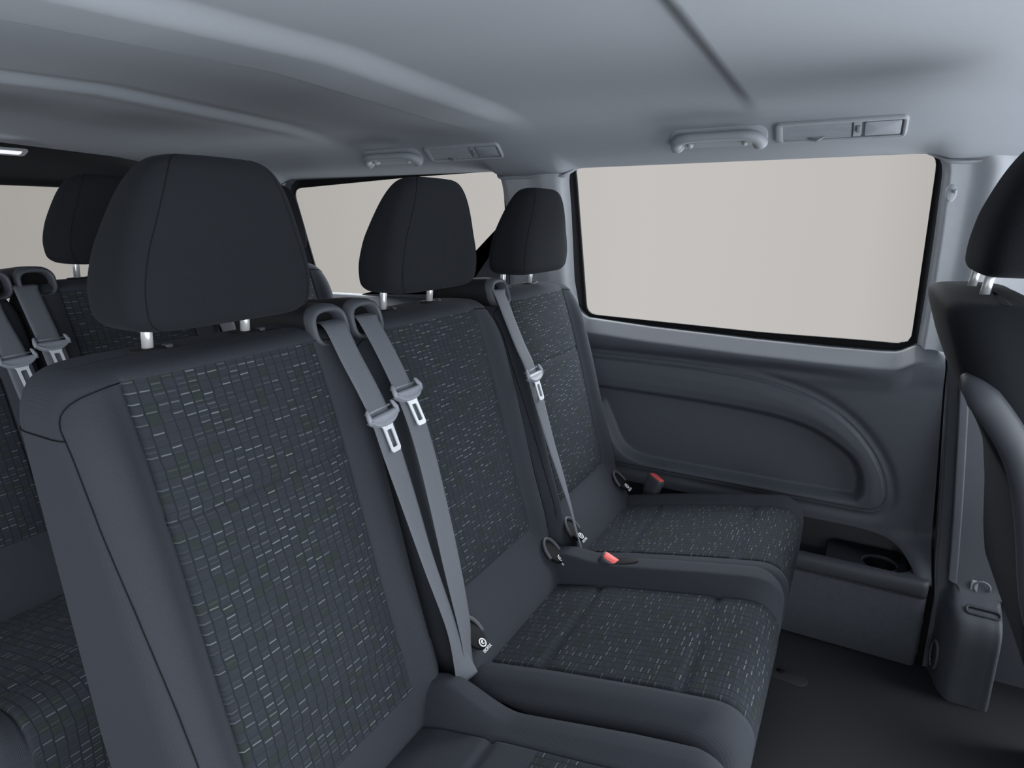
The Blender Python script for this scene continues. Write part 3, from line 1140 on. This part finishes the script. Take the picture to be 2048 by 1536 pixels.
def cushion_path(y, Wn, Wf, zn, zf, dz=0.0):
    W = Wf if y > 0 else Wn
    zb = zf if y > 0 else zn
    ay = abs(y)
    r = 0.038
    a = max(0, ay - (W - r))
    drop = r - math.sqrt(max(0, r * r - a * a))
    R = 0.06
    a2 = max(0, ay - (W - R))
    xfr = -0.058 - (R - math.sqrt(max(0, R * R - a2 * a2))) * 0.75
    k = float(sstep(0.150, 0.184, ay))
    groove = 0.006 * float(gauss(ay, 0.1505, 0.0022))
    pts = []
    rr = 0.050

    def top(x):
        z = float(ZI(x)) * (1 - k) + float(zb(x)) * k - groove - drop + dz
        if ay < 0.15:
            z -= 0.008 * float(gauss(x, -0.425, 0.006)) + 0.008 * float(gauss(x, -0.175, 0.006))
        return z
    x1 = xfr - rr
    for x in list(np.linspace(-0.595, -0.53, 5)[:-1]) + list(np.linspace(-0.53, x1, 60)):
        pts.append((x, y, top(x)))
    zt = pts[-1][2]
    for t in np.linspace(0, 1, 12)[1:]:
        aa = t * math.pi / 2
        pts.append((x1 + rr * math.sin(aa), y, zt - rr * (1 - math.cos(aa)) * 1.05))
    zl = pts[-1][2]
    for t in np.linspace(0, 1, 9)[1:]:
        pts.append((xfr - 0.012 * t * t, y, zl + (0.215 - zl) * t))
    nfront = len(pts)
    pts.append((xfr - 0.05, y, 0.205))
    pts.append((-0.30, y, 0.20))
    pts.append((-0.595, y, 0.20))
    return pts, nfront


def seat_cushion(root, Wn=CW, Wf=CW, bn=(0.012, 0.004), bf=(0.034, 0.0), dz=0.0, mat=M_FAB, cloth_from=3):
    zn, zf = bolster(*bn), bolster(*bf)

    def edge(W):
        return YI2 + [0.181, 0.185] + [0.185 + (W - 0.185) * t for t in (0.15, 0.3, 0.45, 0.6, 0.72, 0.82, 0.9, 0.96, 1.0)]
    ys = [-y for y in edge(Wn)[::-1]] + [-y for y in YI[::-1][:-1]] + YI + edge(Wf)
    secs = []
    for y in ys:
        p, nf = cushion_path(y, Wn, Wf, zn, zf, dz)
        secs.append(p)
    n = len(secs[0])
    verts = [p for s in secs for p in s]
    fa, fb = [], []
    for j in range(len(secs) - 1):
        for i in range(n):
            q = [j * n + i, (j + 1) * n + i, (j + 1) * n + (i + 1) % n, j * n + (i + 1) % n]
            ins = abs(ys[j]) <= 0.1501 and abs(ys[j + 1]) <= 0.1501 and cloth_from <= i < nf - 2
            (fb if ins else fa).append(q)
    for jj, inv in ((0, False), (len(secs) - 1, True)):
        c = len(verts)
        verts.append(tuple(np.mean(np.array(secs[jj]), axis=0)))
        for i in range(n):
            t = [jj * n + i, jj * n + (i + 1) % n, c]
            fa.append(t[::-1] if inv else t)
    o = mesh_obj('cushion', verts, fa, mat, root)
    clean(o)
    mid = np.array(secs[len(secs) // 2])
    s = np.concatenate([[0], np.cumsum(np.linalg.norm(np.diff(mid, axis=0), axis=1))])
    uvc = [(p[1], s[i] + 0.003) for sec in secs for i, p in enumerate(sec)] + [(0, 0), (0, 0)]
    c = mesh_obj('cushion_cloth', verts, fb, M_CLOTH, root, uvs=uvc)
    clean(c)
    c['label'] = 'dark patterned cloth panel with pale dashes'
    return o


def isofix(root, y):
    """arched child-seat anchor pocket where backrest meets cushion"""
    p = Vector((-0.562, y, 0.372))
    nrm = Vector((0.62, 0, 0.78))
    dn = Vector((0.78, 0, -0.62))           # down the roll
    M = Matrix((Vector((0, 1, 0)), -dn, nrm)).transposed().to_4x4()
    M.translation = p + nrm * 0.004
    o = MB().plate(ellipse(0.022, 0.032, 28), 0.006, M, 0.003).build('isofix_pocket_shade', M_SEAL_HOLLOW, root)  # black disc stands in for the shaded hollow of the pocket
    arch = [M @ Vector((0.0235 * math.cos(a), 0.034 * math.sin(a), 0.004 + 0.006 * math.sin(a / 1.0))) for a in np.linspace(-0.25, math.pi + 0.25, 26)]
    MB().tube(arch, 0.0042, 8).build('pocket_lip', M_DPLAST, o)
    # label: round child-seat symbol above the word
    Ml = M @ Matrix.Translation((0.0, -0.022, 0.0075))
    ic = MB().ringplate(ellipse(0.0085, 0.0085, 24), ellipse(0.0062, 0.0062, 24), 0.0006, Ml)
    ic.plate(ellipse(0.0024, 0.0024, 12, 0.0012, 0.0025), 0.0006, Ml)
    ic.tube([Ml @ Vector(q) for q in ((-0.003, 0.003, 0.0004), (-0.0015, -0.002, 0.0004), (0.003, -0.003, 0.0004))], 0.0011, 6)
    ic.build('isofix_symbol', M_WHITE, o)
    cu = bpy.data.curves.new('isofix_word', 'FONT')
    cu.body = 'ISOFIX'
    cu.size = 0.0085
    cu.align_x = 'CENTER'
    cu.align_y = 'CENTER'
    cu.extrude = 0.0003
    tmp = bpy.data.objects.new('tmp_word', cu)
    me = bpy.data.meshes.new_from_object(tmp)
    bpy.data.objects.remove(tmp)
    bpy.data.curves.remove(cu)
    me.name = 'isofix_word'
    me.transform(M @ Matrix.Translation((0.0, -0.036, 0.0075)))
    me.materials.clear()
    me.materials.append(M_WHITE)
    w = bpy.data.objects.new('isofix_word', me)
    C.objects.link(w)
    w.parent = o
    return o


def post_guides(root, dx=0.0, dz=0.0):
    for sy in (-0.076, 0.076):
        M = frame((-0.818 + dx, sy + 0.004, 0.955 + dz), (1, 0, 0), (0, 1, 0))
        o = MB().plate(ellipse(0.017, 0.028, 24), 0.006, M, 0.003).build('post_guide', M_BLACK, root)
        MB().plate(rrect(0.012, 0.012, 0.003, 4, 0.008, 0.020), 0.008, M, 0.002).build('release_tab', M_DPLAST, o)


def belt_outlet(root, y, ):
    """shoulder belt outlet hood on the top corner of the backrest"""
    rings = []
    prof_ = ((-0.955, 0.022, 0.016, 0.945), (-0.95, 0.031, 0.024, 0.947), (-0.90, 0.038, 0.031, 0.955), (-0.80, 0.041, 0.034, 0.962), (-0.768, 0.041, 0.034, 0.963), (-0.762, 0.041, 0.034, 0.963), (-0.752, 0.0395, 0.0325, 0.962), (-0.747, 0.035, 0.028, 0.961), (-0.752, 0.032, 0.024, 0.961), (-0.775, 0.031, 0.022, 0.960))
    for x, w, h, zc_ in prof_:
        rings.append([(x - 0.25 * (p[1]), y + p[0], zc_ + p[1]) for p in [(w * math.copysign(abs(math.cos(a)) ** 0.7, math.cos(a)), h * math.copysign(abs(math.sin(a)) ** 0.7, math.sin(a))) for a in np.linspace(0, 2 * math.pi, 32, endpoint=False)]])
    o = MB().loft(rings[:5], True, False).build('belt_outlet', M_BLACK, root)
    MB().loft(rings[4:], False, False).build('outlet_lip', M_DPLAST, o)
    c = MB()
    c.add(rings[-1], [list(range(32))])
    c.build('outlet_slot_shade', M_SEAL_HOLLOW, o, smooth=False)  # black cap paints the shade inside the hood opening
    return o


def side_seams(root, W=0.228, xf_t=XF, top=0.956, flat_bot=0.40):
    for sg in (-1, 1):
        g = MB()
        pts = []
        # up the bolster, over the shoulder to the insert's top corner
        for z in np.linspace(0.42, 0.895, 26):
            ring, nl, ny = back_ring(z, W, xf_t, XB, top, flat_bot=flat_bot)
            cand = [p for p in ring[:nl * 2 + ny] if p[1] * sg > 0]
            ay = W - 0.020 + 0.016 * float(sstep(0.45, 0.87, z))
            ay = min(ay, max(abs(p[1]) for p in cand) - 0.0005)
            xs2 = sorted(cand, key=lambda p: abs(abs(p[1]) - ay))[:2]
            a, b = xs2
            t = (ay - abs(a[1])) / (abs(b[1]) - abs(a[1]) + 1e-9)
            pts.append((a[0] + (b[0] - a[0]) * t + 0.0003, sg * ay, z))
        arc = []
        for a in np.linspace(0, math.pi / 2, 12)[1:]:
            yy = 0.152 + (abs(pts[25][1]) - 0.152) * math.cos(a) ** 0.75
            zz = 0.895 + (top - 0.913) * math.sin(a) ** 0.75
            ring, nl, ny = back_ring(zz, W, xf_t, XB, top, flat_bot=flat_bot)
            cand = sorted([p for p in ring[:nl * 2 + ny] if p[1] * sg > 0], key=lambda p: abs(p[1]))
            xx = np.interp(yy, [abs(p[1]) for p in cand], [p[0] for p in cand])
            arc.append((xx + 0.0003, sg * yy, zz))
        g.tube([(p[0] + 0.0006, p[1], p[2]) for p in pts + arc], 0.0008, 6)
        # short seam from the shoulder round to the back
        ring, nl, ny = back_ring(0.893, W, xf_t, XB, top, flat_bot=flat_bot)
        loop = [p for p in ring if p[1] * sg > W - 0.03 and p[0] < pts[-1][0] + 0.002]
        loop = sorted(loop, key=lambda p: -p[0])
        g.build('seam', M_SEAM, root)
        MB().tube([(p[0], p[1] + sg * 0.0003, p[2] + 0.002) for p in loop], 0.0009, 6).build('shoulder_seam', M_SEAM, root)


XF1 = smooth_tab([(0.27, -0.560), (0.32, -0.572), (0.345, -0.580), (0.43, -0.604), (0.55, -0.638), (0.65, -0.664), (0.75, -0.690), (0.85, -0.719), (0.945, -0.751), (0.97, -0.758)], 500, 9)


def make_seat(name, outlet_y, near=True, **kw):
    """near=True: bench seat with a plain lower roll and child-seat anchors; False: cloth runs right down"""
    root = empty(name, (0, 0, 0), '', 'van seat')
    if near:
        seat_back(root)
        isofix(root, -0.168)
        isofix(root, 0.178)
    else:
        seat_back(root, xf_t=XF1, zi0=0.357, flat_bot=0.33, top=0.962, zi1=0.945)
    seat_headrest(root)
    post_guides(root, dz=0.0 if near else 0.006)
    seat_cushion(root, **kw)
    side_seams(root, **({} if near else dict(xf_t=XF1, top=0.962, flat_bot=0.33)))
    if kw.get('Wf', 0) > 0.25:
        xb_ = -0.405
        Ms = frame((xb_, 0.203, float(bolster(0.034, 0.0)(xb_)) - 0.0015), (1, 0.06, 0.255), (-0.06, 1, 0))
        MB().plate(ellipse(0.046, 0.0165, 28), 0.003, Ms, 0.0015).build('buckle_slot_shade', M_SEAL_HOLLOW, root)  # dark plate on the bolster, painted shade of the buckle opening
    belt_outlet(root, outlet_y)
    MB().box((-0.50, -0.17, 0.0), (-0.16, 0.17, 0.21)).build('seat_base', M_BLACK, root, smooth=False)
    return root


Y1, Y2, Y3 = 0.550, 1.020, 1.487
s1 = make_seat('passenger_seat', 0.192, near=False, dz=-0.012, bf=(0.004, 0.010, 0.065), cloth_from=30)
s2 = make_seat('passenger_seat', -0.192, Wf=0.252, bf=(0.034, 0.0, 0.03))
s3 = make_seat('passenger_seat', -0.192, Wn=0.213, bn=(0.0, 0.004), bf=(0.016, 0.0), Wf=0.226)
s1.location = (0, Y1, 0)
s2.location = (0, Y2, 0)
s3.location = (0, Y3, 0)
ROW3 = Vector((-0.90, -0.095, 0.030))
t2, t3 = copy_tree(s2), copy_tree(s3)
t1 = make_seat('rear_seat', 0.188)
for t, y in ((t1, Y1), (t2, Y2), (t3, Y3)):
    t.location = Vector((0, y, 0)) + ROW3
    for ch in t.children:
        if ch.name.startswith('seat_base'):
            ch.location.z -= 0.030
for s, l in ((s1, 'large dark seat nearest the camera in the second row'), (s2, 'middle seat of the second row, between the nearest seat and the one by the wall'), (s3, 'second-row seat beside the side wall, under the big window')):
    s['label'] = l
    s['group'] = 'second row of seats'
for s, l in ((t1, 'third-row seat at the left picture edge behind the nearest seat'), (t2, 'third-row seat whose headrest shows left of the nearest headrest'), (t3, 'third-row seat hidden mostly behind the nearest seat, beside the rear window')):
    s['label'] = l
    s['group'] = 'third row of seats'
t2.name, t3.name = 'rear_seat', 'rear_seat'


# ================================================================== SEAT BELTS
def ribbon(pts, widths, wdirs, thick=0.0014, name='webbing', parent=None):
    P = [Vector(p) for p in pts]
    rows_a, rows_b = [], []
    for i, p in enumerate(P):
        t = (P[min(i + 1, len(P) - 1)] - P[max(i - 1, 0)]).normalized()
        w = Vector(wdirs[i])
        w = (w - t * w.dot(t)).normalized()
        n = t.cross(w).normalized()
        if n.x < 0:
            n = -n
        h = widths[i] / 2
        rows_a.append([p + w * (h * s) + n * thick * (1 - abs(s) ** 6) for s in np.linspace(-1, 1, 9)])
        rows_b.append([p + w * (h * s) - n * 0.0003 for s in np.linspace(-1, 1, 9)])
    rings = [a + b[::-1] for a, b in zip(rows_a, rows_b)]
    return MB().loft(rings).build(name, M_BELT, parent)


def make_tongue(root, p, down, wdir, sc=1.0):
    down = Vector(down).normalized()
    w = Vector(wdir)
    w = (w - down * w.dot(down)).normalized()
    n = w.cross(-down).normalized()
    if n.x < 0:
        w = -w
        n = -n
    M = Matrix((w, -down, n)).transposed().to_4x4()
    M.translation = Vector(p)
    M = M @ Matrix.Scale(sc, 4)
    g = MB()
    # curved lower bar
    half = [(0.0335, 0.014), (0.034, 0.002), (0.030, -0.008), (0.018, -0.0135), (0.0, -0.0155)]
    low = half + [(-a, b) for a, b in half[-2::-1]]
    top_ = [(-0.0275, 0.002), (-0.0255, 0.0), (0.0255, 0.0), (0.0275, 0.002)]
    top_[0] = (-0.0275, 0.014)
    top_[-1] = (0.0275, 0.014)
    outline = low + [(-0.0275, 0.014), (-0.0258, 0.001), (0.0258, 0.001), (0.0275, 0.014)]
    # sweep as quads between the upper and lower edge for a clean shape
    N = 25
    rows = []
    prof_z = [(-0.004, 0.0), (0.0045, 0.0), (0.0075, 0.12), (0.0085, 0.3), (0.0075, 0.72), (0.0105, 0.86), (0.008, 1.0), (-0.004, 1.0)]
    for z, t in prof_z:
        r = []
        for k in range(N):
            u = -1 + 2 * k / (N - 1)
            x = 0.034 * u
            yl = -0.0150 * (1 - abs(u) ** 2.6) - 0.0
            yu = 0.0065 + 0.0 * u
            y = yu + (yl - yu) * t
            r.append(M @ Vector((x, y, z)))
        rows.append(r)
    g.grid(rows)
    for sx in (-1, 1):
        g.tube([M @ Vector((sx * 0.0325, -0.003, 0.004)), M @ Vector((sx * 0.0335, 0.006, 0.005)), M @ Vector((sx * 0.0315, 0.017, 0.003)), M @ Vector((sx * 0.0295, 0.020, 0.002))], [0.0045, 0.0045, 0.0032, 0.002], 8)
    g.tube([M @ Vector((-0.031, 0.014, -0.003)), M @ Vector((0.031, 0.014, -0.003))], 0.002, 8)
    body = g.build('tongue', M_TONGUE, root)
    lp = MB()
    outer = [(-0.0135, -0.012), (-0.0115, -0.019), (-0.0112, -0.056), (-0.008, -0.060), (0.008, -0.060), (0.0112, -0.056), (0.0115, -0.019), (0.0135, -0.012)]
    inner = [(-0.0055, -0.022), (-0.006, -0.026), (-0.006, -0.050), (-0.005, -0.052), (0.005, -0.052), (0.006, -0.050), (0.006, -0.026), (0.0055, -0.022)]
    outer = [(a, b) for a, b in outer]
    lp.ringplate(outer, inner, 0.0022, M @ Matrix.Translation((0, 0, 0.003)))
    o = lp.build('latch_plate', M_STEEL, root, sharp=30)
    o['label'] = 'bright metal latch plate with a slot'
    return body


def make_belt(ctrl, tongue_at, label, group, width=0.047, wd=None, wend=None):
    root = empty('seat_belt', ctrl[0], label, 'seat belt', group)
    pts = catmull(ctrl, 7)
    n = len(pts)
    if wd is None:
        wd = [(0, 1, 0)] * len(ctrl)
    wds = [np.array(v) for v in catmull(wd, 7)]
    wid = [width] * n
    if wend:
        for i in range(n):
            t = i / (n - 1)
            wid[i] = width + (wend - width) * float(sstep(0.6, 1.0, t))
    ribbon(pts, wid, wds, parent=root)
    # tongue at fraction
    i = min(range(n), key=lambda k: abs(pts[k][2] - tongue_at))
    t = pts[min(i + 2, n - 1)] - pts[max(i - 2, 0)]
    nrm = Vector((1, 0, 0.35)).normalized()
    make_tongue(root, Vector(pts[i]) + nrm * 0.003, t, wds[i])
    recentre(root)
    return root


BELT1 = [(-0.785, 0.742, 0.966), (-0.764, 0.747, 0.968), (-0.750, 0.751, 0.957), (-0.728, 0.757, 0.909), (-0.700, 0.763, 0.855), (-0.680, 0.768, 0.809), (-0.659, 0.770, 0.745), (-0.630, 0.773, 0.658), (-0.596, 0.775, 0.556), (-0.557, 0.778, 0.451), (-0.538, 0.780, 0.379), (-0.528, 0.785, 0.338)]
WD1 = [(0, 1, 0)] * 6 + [(-0.05, 1, 0), (-0.15, 1, -0.05), (-0.3, 1, -0.1), (-0.32, 1, -0.15), (-0.05, 1, -0.2), (0.5, 1, -0.4)]
cam_p = np.array((0, 0, 1.13))


def lift(P, ks):
    """hang the webbing clear of the upholstery"""
    return [tuple(cam_p + (np.array(p) - cam_p) * (1 - ks.get(i, 0.0))) for i, p in enumerate(P)]


BELT1 = lift(BELT1, {2: 0.02, 3: 0.032, 4: 0.034, 5: 0.034, 6: 0.034, 7: 0.03, 8: 0.02})
b1 = make_belt(BELT1, 0.822, 'grey seat belt hanging over the far shoulder of the nearest seat', 'seat belts of the second row', wd=WD1)
BELT2 = [(-0.785, 0.828, 0.966), (-0.764, 0.828, 0.968), (-0.748, 0.828, 0.958), (-0.706, 0.829, 0.893), (-0.665, 0.830, 0.815), (-0.640, 0.830, 0.747), (-0.616, 0.828, 0.663), (-0.584, 0.825, 0.534), (-0.555, 0.818, 0.427), (-0.545, 0.812, 0.379), (-0.535, 0.806, 0.335)]
WD2 = [(0, 1, 0)] * 6 + [(0, 1, 0), (0.0, 1, 0), (-0.15, 1, -0.1), (-0.3, 1, -0.2), (-0.3, 1, -0.2)]
BELT2 = lift(BELT2, {2: 0.01, 3: 0.018, 4: 0.02, 5: 0.02, 6: 0.02, 7: 0.01})
b2 = make_belt(BELT2, 0.838, 'grey seat belt on the near shoulder of the middle second-row seat', 'seat belts of the second row', wd=WD2)
BELT3 = [(-0.785, 1.287, 0.966), (-0.764, 1.286, 0.968), (-0.750, 1.285, 0.962), (-0.721, 1.285, 0.900), (-0.694, 1.285, 0.843), (-0.667, 1.285, 0.791), (-0.642, 1.285, 0.714), (-0.611, 1.285, 0.618), (-0.576, 1.285, 0.522), (-0.555, 1.285, 0.461), (-0.537, 1.285, 0.399), (-0.521, 1.285, 0.352)]
WD3 = [(0, 1, 0)] * 6 + [(0, 1, 0), (-0.1, 1, -0.1), (-0.2, 1, -0.2), (-0.3, 1, -0.35), (-0.36, 1, -0.42), (-0.38, 1, -0.46)]
BELT3 = lift(BELT3, {2: 0.006, 3: 0.012, 4: 0.014, 5: 0.014, 6: 0.012, 7: 0.01})
b3 = make_belt(BELT3, 0.772, 'grey seat belt on the seat by the wall, its tongue hanging alone', 'seat belts of the second row', wd=WD3)
for b, off, l in ((b1, (0.0, 0, 0.02), 'leftmost grey seat belt at the picture edge, on the third row'), (b2, (0, 0, 0.025), 'third-row grey seat belt just right of the leftmost belt'), (b3, (0, 0, 0), 'third-row seat belt whose tongue shows between the nearest headrest posts')):
    c = copy_tree(b)
    c.location = b.location + ROW3 + Vector((0, -0.022, -0.012))
    c['label'] = l
    c['group'] = 'seat belts of the third row'


# ---------------- buckles
def make_buckle(label, loc, up, face, size=1.0):
    r = empty('seat_belt_buckle', loc, label, 'buckle', 'seat belt buckles')
    M = frame(loc, Vector(face), Vector(up))
    M = M @ Matrix.Scale(size, 4)
    g = MB()
    rings = []
    for z, w, d in ((-0.05, 0.018, 0.009), (-0.02, 0.025, 0.0125), (0.012, 0.0265, 0.0135), (0.018, 0.0255, 0.0125)):
        rings.append([M @ Vector((x * 2 * w / 2, z, y * 2 * d / 2)) for x, y in rrect(2, 2, 0.45, 4)])
    g.loft(rings).build('body', M_DPLAST, r)
    rings = []
    for z, w, d in ((0.0165, 0.0225, 0.0105), (0.0205, 0.0225, 0.0105), (0.0225, 0.020, 0.009)):
        rings.append([M @ Vector((x * w, z, y * d)) for x, y in rrect(2, 2, 0.35, 4)])
    o = MB().loft(rings).build('release_button', M_RED, r)
    o['label'] = 'red release button'
    recentre(r)
    return r


make_buckle('grey buckle with red button standing between wall seat and side wall', (-0.470, 1.715, 0.372), (0.35, 0.10, 1), (1, -0.55, -0.3))
make_buckle('red-topped buckle sunk in the far bolster of the middle seat', (-0.428, Y2 + 0.200, 0.374), (0.75, -0.30, 1), (1, 0.25, -0.6), 0.9)

# ================================================================== FRONT SEAT (seen from behind at the right edge)
FX, FY, FZ = 0.990, 1.345, 0.045


def loc_tab(t, d):
    return smooth_tab([(z - FZ, x - FX + d) for z, x in t], 300, 9)


XBW = [(0.26, 0.391), (0.334, 0.356), (0.395, 0.321), (0.447, 0.297), (0.513, 0.284), (0.612, 0.271), (0.696, 0.255), (0.736, 0.236), (0.795, 0.200), (0.854, 0.168), (0.914, 0.142), (0.984, 0.118), (1.02, 0.112)]
XBf = loc_tab(XBW, 0.0)
XFf = loc_tab([(z, x + 0.13 + 0.04 * (1.02 - z)) for z, x in XBW], 0.0)
root = empty('front_seat', (FX, FY, FZ), 'dark front seat cut by the right picture edge, seen from behind', 'van seat')
seat_back(root, W=0.25, xf_t=XFf, xb_t=XBf, top=0.966, bot=0.27, mat=M_SEATBACK)
seat_headrest(root)
post_guides(root)
seat_cushion(root, bn=(0.03, 0), bf=(0.03, 0))
MB().box((-0.52, -0.20, -0.045), (-0.12, 0.20, 0.21)).build('seat_base', M_BLACK, root, smooth=False)
bar = [(0.150, 1.125, 0.905), (0.165, 1.104, 0.888), (0.195, 1.095, 0.852), (0.224, 1.092, 0.808), (0.244, 1.091, 0.76), (0.262, 1.091, 0.69), (0.285, 1.092, 0.58), (0.32, 1.094, 0.48)]
bp_ = catmull([(x - FX, y - FY, z - FZ) for x, y, z in bar], 6)
MB().tube(bp_, [0.006 + 0.016 * min(1, i / 8) for i in range(len(bp_))], 12).build('side_moulding', M_DPLAST, root)
leg = [(0.32, 1.30, 0.44), (0.345, 1.30, 0.40), (0.372, 1.30, 0.33), (0.39, 1.30, 0.24), (0.40, 1.30, 0.10), (0.40, 1.30, 0.0)]
MB().tube(catmull([(x - FX, y - FY, z - FZ) for x, y, z in leg], 6), 0.016, 10).build('base_rail', M_DPLAST, root)
